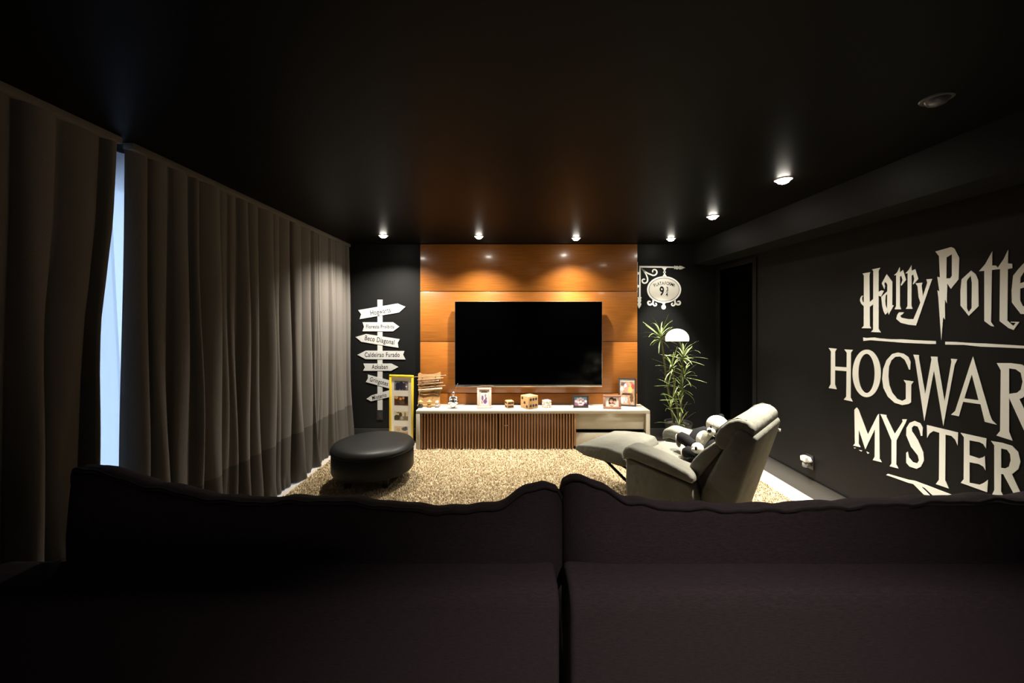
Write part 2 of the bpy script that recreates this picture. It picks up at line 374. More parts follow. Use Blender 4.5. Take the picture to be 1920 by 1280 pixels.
# ------------------------------------------------------------------ rug
RX0, RX1, RY0, RY1 = -1.92, 2.33, 2.07, 4.415
rug = thing('rug', 'cream shag rug covering the floor in front of the cabinet', 'rug', ((RX0 + RX1) / 2, (RY0 + RY1) / 2, 0))
MB(rug.location).box((RX0, RY0, .0005), (RX1, RY1, .014), .005).build('rug_base', 'rug', rug)
def pile():
    g = np.random.default_rng(5); n = 170000
    x = g.uniform(RX0, RX1, n); y = g.uniform(RY0, RY1, n); a = g.uniform(0, 2 * np.pi, n); ln = g.uniform(.012, .026, n); lean = g.uniform(.2, 1.2, n); w = g.uniform(.0022, .0042, n)
    d = np.stack([np.cos(a), np.sin(a)], 1); p = np.stack([-d[:, 1], d[:, 0]], 1)
    V = np.zeros((n, 5, 3), np.float32); base = np.stack([x, y], 1)
    for k, (s, fr) in enumerate(((-1, 0), (1, 0), (1, .6), (-1, .6))):
        V[:, k, :2] = base + p * (s * w * (1 - .2 * fr))[:, None] + d * (ln * np.sin(lean * .6) * fr)[:, None]; V[:, k, 2] = .012 + ln * np.cos(lean * .6) * fr
    V[:, 4, :2] = base + d * (ln * np.sin(lean))[:, None]; V[:, 4, 2] = .012 + ln * np.cos(lean * .75)
    V = V.reshape(-1, 3) - np.array(rug.location, np.float32)
    me = bpy.data.meshes.new('pile'); me.vertices.add(n * 5); me.vertices.foreach_set('co', V.ravel())
    i = np.arange(n)[:, None] * 5
    li = np.concatenate([i + np.array([[0, 1, 2, 3]]), i + np.array([[3, 2, 4]])], 1).ravel()
    me.loops.add(n * 7); me.loops.foreach_set('vertex_index', li.astype(np.int32))
    me.polygons.add(n * 2); st = (np.arange(n)[:, None] * 7 + np.array([[0, 4]])).ravel(); me.polygons.foreach_set('loop_start', st.astype(np.int32))
    me.update(calc_edges=True); me.validate(); me.materials.append(MATS['pile'])
    o = link('pile', me, rug); o['kind'] = 'stuff'
pile()

# ------------------------------------------------------------------ sofa seen from behind
sofa = thing('sofa', 'long dark purple-brown fabric sofa seen from behind', 'sofa', (.17, 1.6, 0))
def sofa_build():
    so = sofa.location
    for x0, x1 in ((-1.72, .148), (.180, 2.06)):
        prof = [(1.15, .06), (1.15, .655), (1.165, .692), (1.20, .702), (1.30, .70), (1.36, .66), (1.40, .30), (1.40, .06)]
        MB(so).slab(prof, x0, x1, .022, 3, axis='x').build('back_frame', 'sofa', sofa)
        MB(so).slab([(1.38, .06), (1.38, .26), (2.03, .26), (2.03, .06)], x0, x1, .02, 2, axis='x').build('seat_base', 'sofa', sofa)
        MB(so).slab([(1.40, .262), (1.40, .44), (1.98, .45), (2.04, .42), (2.04, .262)], x0 + .01, x1 - .01, .04, 3, axis='x').build('seat_cushion', 'sofa', sofa)
        for lx in (x0 + .12, x1 - .12):
            for ly in (1.25, 1.95): MB(so).cyl((lx, ly, 0), (lx, ly, .062), .022, .028, 14).build('leg', 'black', sofa)
    YC = 1.36
    sil_l = [(128, 925), (140, 893), (152, 874), (170, 868), (195, 871), (250, 890), (350, 914), (440, 930), (520, 930), (620, 927), (700, 934), (780, 944), (880, 947), (950, 933), (985, 908), (1020, 903), (1045, 911), (1056, 938)]
    sil_r = [(1054, 925), (1058, 903), (1070, 895), (1092, 893), (1130, 903), (1172, 930), (1250, 939), (1400, 944), (1550, 938), (1700, 931), (1850, 925), (1930, 930), (1990, 915), (2010, 918), (2020, 945)]
    for sil in (sil_l, sil_r):
        P = [((px - CX) * YC / F, HC - (py - CY) * YC / F) for px, py in sil]
        xs = [p[0] for p in P]; zt = [p[1] for p in P]; x0, x1 = xs[0], xs[-1]; N = 90
        rows = []; pipe = []; lo = []
        for i in range(N + 1):
            s = i / N; s = .5 - .5 * math.cos(math.pi * s) if True else s
            x = x0 + (x1 - x0) * s; z = float(np.interp(x, xs, zt)); d = min(x - x0, x1 - x) 
            e = min(1, max(0, d / .16)); k = math.sqrt(1 - (1 - e) ** 2); th = .03 + .125 * k; zb = .50 + .05 * (1 - k)
            yc = 1.42; wz = .004 * math.sin(31 * x) + .003 * math.sin(57 * x + 1)
            prof = []
            hgt = z - zb
            yr = 1.385 - .075 * k        # rear edge where the piping runs
            prof += [(yr + .02, zb), (yr - .012 - .02 * k, zb + .35 * hgt), (yr - .015 * k, zb + .7 * hgt), (yr - .002, zb + .93 * hgt), (yr + .012, z - .004)]
            pipe.append(Vector((x, yr + .008, z - .004 + wz)))
            prof += [(yr + .04 + .02 * k, z + .004 * k), (yr + .08 + .04 * k, z - .018 - .02 * k), (yr + .04 + th, zb + .8 * hgt), (yr + .05 + th + .03 * k, zb + .4 * hgt), (yr + .04 + th, zb)]
            rows.append([Vector((x, a, b + wz)) for a, b in prof])
        m = MB(so); g = m.grid(rows, close_u=True); m.bm.faces.new(g[0]); m.bm.faces.new(g[-1][::-1])
        c = m.build('back_cushion', 'sofa', sofa, ang=75)
        sd = c.modifiers.new('sub', 'SUBSURF'); sd.levels = 1; sd.render_levels = 1
        m = MB(so); end0 = [Vector((p.x, p.y, z)) for p, z in ((pipe[0], .56), (pipe[0], .70))]; end1 = [Vector((pipe[-1].x, pipe[-1].y, z)) for z in (.70, .56)]
        m.tube(end0 + pipe + end1, .0065, 8); m.build('piping', 'piping', c)
sofa_build()

# ------------------------------------------------------------------ media cabinet
CF, CB, CL, CR, CT = 4.43, 4.768, -1.090, 1.612, .466
cab = thing('media_cabinet', 'long low cabinet with cream top and slatted wooden doors under the television', 'cabinet', ((CL + CR) / 2, 4.6, 0))
def cabinet():
    o = cab.location
    m = MB(o); m.box((CL, CF, CT - .036), (CR, CB, CT), .003); m.build('top', 'lacquer', cab)
    for x in (CL, CR - .046): MB(o).box((x, CF, .0), (x + .046, CB, CT - .0365), .003).build('side_panel', 'lacquer', cab)
    MB(o).box((CL + .047, CF + .07, .0), (CR - .047, CB, .05), .002).build('plinth', 'slat_back', cab)
    MB(o).box((CL + .047, CB - .02, .051), (CR - .047, CB - .002, CT - .038)).build('back_board', 'slat_back', cab)
    xd = [(788 - CX) * 4.45 / F, (934.3 - CX) * 4.45 / F, (1076.5 - CX) * 4.45 / F]
    MB(o).box((xd[2], CF + .01, .051), (xd[2] + .02, CB - .022, CT - .037), .002).build('divider', 'slat_wood', cab)
    me = None
    for a, b in ((xd[0], xd[1] - .004), (xd[1] + .004, xd[2] - .002)):
        d = MB(o).box((a, CF + .036, .012), (b, CF + .048, CT - .040), .001).build('door', 'slat_back', cab)
        n = round((b - a) / .0342); pitch = (b - a) / n
        if me is None:
            sm = MB(); sm.box((-.0085, -.009, -.2035), (.0085, .009, .2035), .0015, 1); me = sm.mesh('slat', 'slat_wood')
        for i in range(n): link('slat', me, d, Vector((a + pitch * (i + .5), CF + .0265, .2215)) - o)
    for px in (947, 951):
        p = W(px, 797, CF + .02); MB(o).cyl((p.x, CF + .0175, p.z), (p.x, CF + .006, p.z), .005, .004, 12).build('door_knob', 'chrome', cab)
    z0 = HC - (805 - CY) * 4.47 / F; z1 = HC - (810 - CY) * 4.47 / F
    MB(o).box((xd[2] + .021, CF + .055, z0), (CR - .050, CF + .08, CT - .040), .002).build('drawer', 'lacquer', cab)
    MB(o).box((xd[2] + .021, CF + .018, .012), (CR - .05, CF + .04, z1), .002).build('drawer', 'lacquer', cab)
    MB(o).box((xd[2] + .021, CF + .122, .052), (CR - .05, CB - .022, CT - .04)).build('drawer_shade_fill', 'shadow_gap', cab)  # dark block standing in for the shade inside the drawer bay
cabinet()

# ------------------------------------------------------------------ television
tv = thing('television', 'large flat black television mounted on the teak panel', 'television', (.22, 4.70, .69))
def television():
    o = tv.location; Y0 = 4.665; a = W(853, 565, Y0); b = W(1129, 725, Y0)
    MB(o).box((a.x, Y0 + .004, b.z), (b.x, Y0 + .040, a.z), .003).build('body', 'frame_dark', tv)
    MB(o).box((a.x + .20, Y0 + .041, b.z + .12), (b.x - .20, PANEL - .001, a.z - .15), .01).build('rear_housing', 'black', tv)
    MB(o).box((a.x + .004, Y0, b.z + .026), (b.x - .004, Y0 + .0035, a.z - .006)).build('screen', 'screen', tv, smooth=False)
    m = MB(o); m.box((a.x, Y0 - .004, b.z), (b.x, Y0 + .003, b.z + .025), .002); m.build('bottom_bezel', 'silver', tv)
    m = MB(o); m.box((a.x, Y0 - .003, a.z - .005), (b.x, Y0 + .003, a.z), .0015).box((a.x, Y0 - .003, b.z + .0255), (a.x + .0035, Y0 + .003, a.z - .0055)).box((b.x - .0035, Y0 - .003, b.z + .0255), (b.x, Y0 + .003, a.z - .0055))
    m.build('bezel', 'silver', tv)
television()

# ------------------------------------------------------------------ ottoman
ott = thing('ottoman', 'round black leather ottoman standing on the cream rug', 'ottoman', (-1.283, 3.60, 0))
def ottoman():
    r = .366
    m = MB(); m.lathe((0, 0, 0), [(.05, .125), (r - .03, .125), (r - .006, .133), (r, .15), (r, .315), (r - .004, .322)], 64); m.build('body', 'leather', ott)
    m = MB(); m.lathe((0, 0, 0), [(r - .02, .3225), (r + .003, .326), (r + .004, .345), (r - .012, .366), (r - .045, .379), (r - .12, .385), (.1, .388), (.001, .388)], 64); m.build('top_cushion', 'leather', ott)
    m = MB(); m.tube([(1.0 * (r + .003) * math.cos(t), (r + .003) * math.sin(t), .324) for t in np.linspace(0, 2 * math.pi, 65)], .0045, 8, cap=False); m.build('piping', 'leather', ott)
    for k in range(4):
        t = R(45 + 90 * k); x, y = .24 * math.cos(t), .24 * math.sin(t); MB().box((x - .025, y - .025, .012), (x + .025, y + .025, .126), .004).build('leg', 'black', ott)
ottoman()

# ------------------------------------------------------------------ recliner (local x = forward, local +y = side nearest the camera)
rec = thing('recliner', 'grey-beige suede recliner with raised footrest and leaning back', 'armchair', (1.372, 2.857, .012), R(134.4))
def recliner():
    for s in (1, -1):
        y0, y1 = (.262, .405) if s > 0 else (-.405, -.262)
        MB().slab([(.33, .03), (.345, .30), (.34, .50), (-.12, .43), (-.16, .30), (-.18, .03)], y0, y1, .018, 3).build('side_panel', 'suede', rec)
        prof = [(.352, .47), (.368, .52), (.35, .565), (.30, .585), (.10, .56), (-.10, .515), (-.145, .485), (-.14, .44), (.10, .472), (.30, .498)]
        a = MB().slab(prof, y0 - .012, y1 + .012, .026, 4).build('armrest', 'suede', rec)
        for yy in (y0 - .006, y1 + .006):
            MB().tube([(.355, yy, .485), (.30, yy, .507), (.10, yy, .482), (-.135, yy, .455)], .0055, 8).build('piping', 'suede_seam', a)
    MB().slab([(.32, .05), (.32, .27), (-.12, .25), (-.15, .05)], -.26, .26, .02, 2).build('seat_base', 'suede', rec)
    MB().slab([(.36, .33), (.385, .42), (.34, .475), (.20, .485), (.0, .465), (-.12, .43), (-.12, .30), (.2, .30)], -.257, .257, .035, 4).build('seat_cushion', 'suede', rec)
    f = MB().slab([(.40, .375), (.41, .43), (.44, .478), (.56, .487), (.72, .468), (.84, .445), (.875, .42), (.862, .392), (.80, .375), (.6, .372)], -.30, .30, .024, 4).build('footrest', 'suede', rec)
    MB().slab([(.46, .355), (.46, .371), (.82, .371), (.82, .355)], -.26, .26, .004, 2).build('footrest_board', 'black', f)
    for y in (-.2, .2):
        m = MB(); m.cyl((.66, y, .36), (.30, y, .14), .012, .012, 10).cyl((.52, y, .35), (.33, y, .30), .010, .010, 10); m.build('linkage', 'dark_metal', rec)
    up = Vector((-.555, 0, .832)); bk = Vector((-.832, 0, -.555)); pv = Vector((-.075, 0, .43))
    P = lambda a, b: ((pv + up * a + bk * b).x, (pv + up * a + bk * b).z)
    MB().slab([P(-.01, -.01), P(.04, -.04), (P(.12, -.055)), P(.22, -.05), P(.31, -.03), P(.335, -.005), P(.32, .03), P(.0, .035)], -.322, .322, .036, 5).build('back_cushion', 'suede', rec, ang=70)
    MB().slab([P(-.05, .03), P(.50, .03), P(.50, .10), P(-.20, .10)], -.265, .265, .01, 2).build('back_frame', 'suede_seam', rec)
    h = MB().slab([P(.315, .03), P(.315, -.015), P(.355, -.045), P(.43, -.055), P(.50, -.042), P(.55, -.01), P(.572, .035), P(.565, .085), P(.52, .115), P(.37, .105)], -.325, .325, .05, 5).build('headrest', 'suede', rec, ang=70)
    for y in (-.30, .30): MB().tube([Vector((P(a, b)[0], y, P(a, b)[1])) for a, b in ((.355, -.045), (.43, -.056), (.495, -.045), (.545, -.016), (.569, .03))], .003, 6).build('seam', 'suede_seam', h)
    MB().slab([(-.375, .845), (-.43, .835), (-.475, .79), (-.455, .70), (-.27, .06), (-.10, .05), (-.16, .40), (-.335, .79)], -.33, .33, .022, 3).build('back_shell', 'suede', rec)
    MB().box((-.47, -.340, .70), (-.450, -.332, .72), .002).build('fabric_tab', 'plastic_white', rec)
recliner()

# ------------------------------------------------------------------ plush pandas (built around world points on the chair)
def panda_big():
    o = W(1300, 858, 2.86); t = thing('plush_panda', 'large black and white plush panda slumped on the recliner', 'soft toy', o)
    c = W(1325, 830, 2.83); b = MB(o); b.ball(c, (.072, .07, .09), Matrix.Rotation(R(-20), 3, 'Y'), 24); b.build('body', 'plush_white', t)
    hc = W(1345, 797, 2.76); hd = MB(o); hd.ball(hc, (.074, .070, .070), None, 24).ball(W(1334, 808, 2.73), (.032, .032, .028), None, 16); hd = hd.build('head', 'plush_white', t, ang=180)
    MB(o).ball(W(1330.5, 808, 2.705), (.014, .012, .012), None, 14).build('nose', 'gloss_black', hd)
    MB(o).ball(W(1346, 808, 2.697), (.011, .010, .022), Matrix.Rotation(R(15), 3, 'Y'), 14).build('eye_patch', 'plush_black', hd)
    MB(o).ball(W(1333, 800, 2.71), (.005, .006, .010), None, 12).build('eye', 'plush_black', hd)
    for px, py, Y in ((1357, 806, 2.72), (1352, 781, 2.80)): MB(o).ball(W(px, py, Y), (.022, .014, .022), None, 14).build('ear', 'plush_black', hd)
    m = MB(o); m.tube([W(1336, 812, 2.92), W(1322, 809, 2.95), W(1308, 813, 2.95), W(1300, 824, 2.93), W(1296, 833, 2.90)], [.030, .042, .044, .040, .022], 14); m.build('arm', 'plush_black', t, ang=180)
    m = MB(o); m.tube([W(1340, 822, 2.73), W(1332, 838, 2.69), W(1322, 856, 2.70)], [.022, .034, .026], 14); m.build('arm', 'plush_black', t, ang=180)
    for pts in ([(1312, 842, 2.86), (1298, 834, 2.90), (1286, 824, 2.95), (1277, 820, 2.985), (1272, 820, 3.0)], [(1314, 854, 2.80), (1302, 851, 2.82), (1290, 847, 2.85), (1284, 848, 2.87)]):
        lg = MB(o); pp = [W(*p) for p in pts]; n = len(pp); lg.tube(pp, [.042, .046, .044, .044, .030][:n] if n == 5 else [.04, .046, .044, .032], 16); lg = lg.build('leg', 'plush_black', t, ang=180)
        e = pp[-1]; d = (pp[-1] - pp[-2]).normalized(); sole = e + d * .004 + Vector((0, -.004, -.022))
        rot = d.to_track_quat('Z', 'Y').to_matrix()
        MB(o).ball(sole, (.038, .052, .012), rot, 18).build('foot_sole', 'plush_pad', lg)
        for a, bq, rr in ((-.004, .012, .013), (.006, -.022, .010), (-.022, -.02, .008)):
            MB(o).ball(sole + rot @ Vector((a, bq, .010)), (rr, rr, .005), rot, 12).build('paw_pad', 'plush_black', lg)
def panda_small():
    o = W(1308, 862, 2.74); t = thing('plush_panda', 'small plush panda tucked against the large panda on the recliner', 'soft toy', o)
    hd = MB(o); hd.ball(W(1308, 840, 2.73), (.042, .040, .038), None, 20).ball(W(1301, 843, 2.71), (.016, .016, .014), None, 12); hd = hd.build('head', 'plush_white', t, ang=180)
    MB(o).ball(W(1305, 840.5, 2.693), (.008, .008, .014), None, 12).build('eye_patch', 'plush_black', hd)
    MB(o).ball(W(1299.5, 843, 2.695), (.005, .005, .005), None, 10).build('nose', 'gloss_black', hd)
    for px, py in ((1315, 834), (1304, 832)): MB(o).ball(W(px, py, 2.745), (.011, .008, .011), None, 12).build('ear', 'plush_black', hd)
    MB(o).ball(W(1314, 853, 2.74), (.040, .036, .045), None, 16).build('body', 'plush_black', t)
    m = MB(o); m.tube([W(1316, 856, 2.71), W(1304, 862, 2.71), W(1292, 862, 2.73), W(1286, 861, 2.75)], [.018, .020, .017, .010], 12); m.build('leg', 'plush_black', t, ang=180)
panda_big(); panda_small()

# ------------------------------------------------------------------ potted plant
plant = thing('potted_plant', 'tall potted dracaena with narrow pale green leaves in the back corner', 'plant', (2.01, 4.60, 0))
def potted():
    o = plant.location; c = Vector((2.01, 4.60, 0))
    MB(o).lathe(c, [(.10, .002), (.115, .01), (.150, .26), (.158, .275), (.158, .29), (.140, .29), (.135, .265), (.01, .262)], 36).build('pot', 'pot', plant)
    MB(o).lathe(c, [(.134, .266), (.07, .272), (.002, .274)], 28).build('soil', 'soil', plant)
    crowns = [((1239, 626), 4.46, 30, .27), ((1281, 664), 4.40, 30, .26), ((1260, 684), 4.42, 22, .24), ((1284, 698), 4.45, 16, .23), ((1254, 714), 4.45, 12, .20), ((1280, 722), 4.48, 14, .22), ((1262, 740), 4.42, 10, .22), ((1276, 754), 4.47, 9, .19), ((1256, 760), 4.45, 9, .18), ((1274, 795), 4.50, 16, .28)]
    g = random.Random(4); base = [c + Vector((-.04, .02, .26)), c + Vector((.04, .01, .26)), c + Vector((0, -.04, .26))]
    for (cp, Y, n, L), bs in zip(crowns[:3], base):
        e = W(*cp, Y); mid = bs.lerp(e, .5) + Vector((g.uniform(-.02, .02), 0, 0))
        MB(o).tube([bs, bs.lerp(mid, .5), mid, mid.lerp(e, .6), e], [.014, .013, .012, .011, .008], 10).build('stem', 'stem', plant)
    meshes = []
    for k, (dr, m_) in enumerate(((.1, 'leaf'), (.35, 'leaf_pale'), (.6, 'leaf'), (.9, 'leaf_pale'), (1.2, 'leaf_pale'), (.2, 'leaf_pale'))):
        mb = MB(); rows = []; pos = Vector((0, 0, 0)); ang = 0
        for i in range(7):
            s = i / 6; w = .0052 * (math.sin(math.pi * (.12 + .86 * s)) ** .7) + .0004
            th = -dr * s * s * 1.2
            if i: pos = pos + Vector((math.cos(th), 0, math.sin(th))) / 6
            rows.append([pos + Vector((0, -w / .2, 0)), pos + Vector((0, 0, -.12 * w / .2)), pos + Vector((0, w / .2, 0))])
        mb.grid(rows); meshes.append(mb.mesh('leaf', m_))
    for ci, (cp, Y, n, L) in enumerate(crowns):
        e = W(*cp, Y)
        for i in range(n):
            az = 2.4 * i + g.uniform(-.3, .3); el = R(75 - 95 * (i / n) + g.uniform(-12, 12)); ln = L * g.uniform(.6, 1.05)
            p = e + Vector((0, 0, -.07 * i / n))
            if e.y + math.sin(az) * ln > YB - .03: ln = min(ln, max(.06, (YB - .05 - e.y) / max(.2, math.sin(az))))
            ob = link('leaf', meshes[g.randrange(6)], plant, p - o)
            ob.rotation_euler = (g.uniform(-.4, .4), -el, az); ob.scale = (ln, .2, ln * .9)
potted()

# ------------------------------------------------------------------ decals on the back wall
def on_back(ox, oy, sc, Y=YB):                     # 2-D picture measure -> back wall point at depth t in front of it
    return lambda t0: (lambda a, b, t: Vector(((ox + a / sc - CX) * YB / F, Y - t0 - t, HC - (oy + b / sc - CY) * YB / F)))
sign = thing('signpost_decal', 'white signpost decal with seven arrow boards on the black wall', 'wall decal', (W(712, 768, YB).x, YB, 1.52 - 170 * YB / F))
def signpost():
    o = sign.location; A = on_back(660, 550, 9.142); B = on_back(640, 540, 4.925)
    post = [[(335, 107), (381, 107), (381, 1125), (335, 1125)]]
    link('post', flat_mesh('post', [post], .004, 'board_vinyl', B(.0005), o), sign)
    boards = [(A, 9.142, [(110, 285), (785, 172), (918, 228), (810, 325), (135, 440), (160, 355)], 'Hogwarts', (492, 312), -9.4, 120),
              (A, 9.142, [(183, 492), (705, 492), (815, 568), (705, 648), (183, 648), (210, 570)], 'Floresta Proibida', (485, 570), 0, 92),
              (A, 9.142, [(65, 745), (245, 693), (822, 782), (787, 845), (800, 930), (165, 828)], 'Beco Diagonal', (478, 800), 8.6, 118),
              (A, 9.142, [(95, 1050), (238, 978), (902, 985), (878, 1048), (920, 1130), (238, 1124)], 'Caldeirao Furado', (520, 1052), 0, 112),
              (B, 4.925, [(205, 695), (463, 695), (528, 727), (463, 762), (203, 762), (220, 730)], 'Azkaban', (358, 727), 0, 58),
              (B, 4.925, [(247, 797), (440, 848), (478, 900), (455, 928), (228, 865), (248, 832)], 'Gringotes', (350, 862), 15, 58),
              (B, 4.925, [(234, 1020), (282, 988), (452, 938), (448, 968), (463, 1000), (275, 1043)], 'Misterio', (352, 1000), -13, 54)]
    for Fm, sc, poly, txt, (tx, ty), ang, size in boards:
        ob = link('arrow_board', flat_mesh('arrow_board', [[poly]], .003, 'board_vinyl', Fm(.005), o), sign)
        ca, sa = math.cos(R(ang)), math.sin(R(ang)); f = Fm(.0086)
        link('lettering', text_mesh('lettering', txt, size, 'ink', lambda a, b, t: f(tx + a * ca + b * sa, ty + a * sa - b * ca, t), o, bold=size * .010, narrow=.70, space=1.08), ob)
signpost()
plat = thing('bracket_sign_decal', 'white wall decal of a hanging oval sign on a scrolled bracket', 'wall decal', (W(1235, 578, YB).x, YB, W(1235, 578, YB).z))
def platform():
    o = plat.location; A = on_back(1180, 480, 11.633)
    def part(nm, groups, t0=.0005, d=.004, m='white_vinyl', parent=None): return link(nm, flat_mesh(nm, groups, d, m, A(t0), o), parent or plat)
    spiral = lambda cx, cy, r0, r1, a0, a1, n=22: [(cx + (r0 + (r1 - r0) * i / n) * math.cos(R(a0 + (a1 - a0) * i / n)), cy + (r0 + (r1 - r0) * i / n) * math.sin(R(a0 + (a1 - a0) * i / n))) for i in range(n + 1)]
    part('bracket_bar', [[[(213, 213), (985, 228), (985, 258), (245, 252), (243, 900), (205, 900)]]])
    part('wall_bar', [[[(163, 130), (180, 130), (176, 880), (160, 880)]], [[(170, 350), (215, 350), (215, 402), (170, 402)]], [[(170, 630), (212, 630), (212, 682), (170, 682)]]])
    part('finial', [[[(975, 212), (992, 205), (1000, 228), (1020, 215), (1050, 215), (1070, 232), (1090, 210), (1130, 215), (1215, 252), (1130, 290), (1090, 292), (1070, 272), (1050, 290), (1020, 288), (1000, 268), (992, 285), (975, 280)]]])
    part('finial', [[[(175, 895), (262, 895), (262, 918), (245, 930), (258, 960), (250, 1000), (240, 1010), (260, 1045), (245, 1090), (210, 1145), (185, 1090), (172, 1045), (190, 1010), (176, 985), (178, 950), (190, 930), (175, 918)]]])
    part('scroll', [[ribbon([(262, 262), (330, 330), (400, 375), (470, 405)] + spiral(535, 340, 88, 22, 130, -210), [18, 26, 30, 30] + [32 - .3 * i for i in range(23)])]])
    part('scroll', [[ribbon([(262, 262), (320, 330), (365, 400), (395, 480)] + spiral(322, 530, 78, 20, -20, 310), [18, 26, 28, 30] + [32 - .3 * i for i in range(23)])]])
    part('chain_link', [[[(705, 255), (820, 255), (790, 290), (775, 320), (795, 352), (775, 385), (800, 420), (820, 450), (710, 450), (735, 420), (755, 385), (735, 352), (757, 320), (740, 290)], ellipse(765, 352, 12, 18, 12)]])
    part('oval_frame', [[ellipse(755, 732, 372, 292), ellipse(755, 732, 335, 258)]])
    fc = part('oval_face', [[ellipse(755, 732, 328, 251)]], m='sign_face')
    part('oval_line', [[ellipse(755, 732, 334, 257), ellipse(755, 732, 325, 248)]], t0=.0046, d=.0004, m='ink', parent=fc)
    for cx, s in ((440, 1), (1060, -1)):
        part('foot_scroll', [[ribbon([(755 - s * 238, 945), (755 - s * 236, 985), (755 - s * 245, 1030)] + [(755 - s * (755 - x), y) for x, y in spiral(440, 1010, 55, 16, 40, 340)], [30, 36, 38] + [42 - .7 * i for i in range(23)])],
                             [ribbon([(755 - s * (755 - x), y) for x, y in spiral(565, 1045, 46, 14, 190, -100)], [34 - .5 * i for i in range(23)])]])
    part('ball_drop', [[[(705, 1015), (795, 1015), (770, 1050), (770, 1075), (725, 1075), (725, 1050)]], [ellipse(745, 1112, 48, 52, 24)]])
    f = A(.0052)
    for i, ch in enumerate('PLATAFORMA'):
        a = -44 + 88 * i / 9; cx, cy = 757 + 300 * math.sin(R(a * 1.0)), 1010 - 415 * math.cos(R(a * .62)) ; ca, sa = math.cos(R(a * .72)), math.sin(R(a * .72))
        link('lettering', text_mesh('lettering', ch, 105, 'ink', lambda p, q, t: f(cx + p * ca + q * sa, cy + p * sa - q * ca, t), o, bold=1.0, narrow=.72), fc)
    for ch, x, y, s, b in (('9', 705, 772, 270, 7), ('3', 825, 725, 135, 3), ('4', 815, 842, 125, 2)):
        link('numeral', text_mesh('numeral', ch, s, 'ink', lambda p, q, t: f(x + p, y - q, t), o, bold=b, narrow=.75), fc)
    part('fraction_line', [[[(782, 782), (855, 782), (855, 787), (782, 787)]]], t0=.0046, d=.0006, m='ink', parent=fc)
platform()
def dome_decal():
    A = on_back(1160, 470, 6.094)
    poly = ellipse(668, 1005, 138, 115, 40, 165, 375)
    tag(link('round_decal', flat_mesh('round_decal', [[poly]], .004, 'white_vinyl', A(.0005))), 'plain white domed decal on the black wall behind the plant', 'wall decal')
dome_decal()

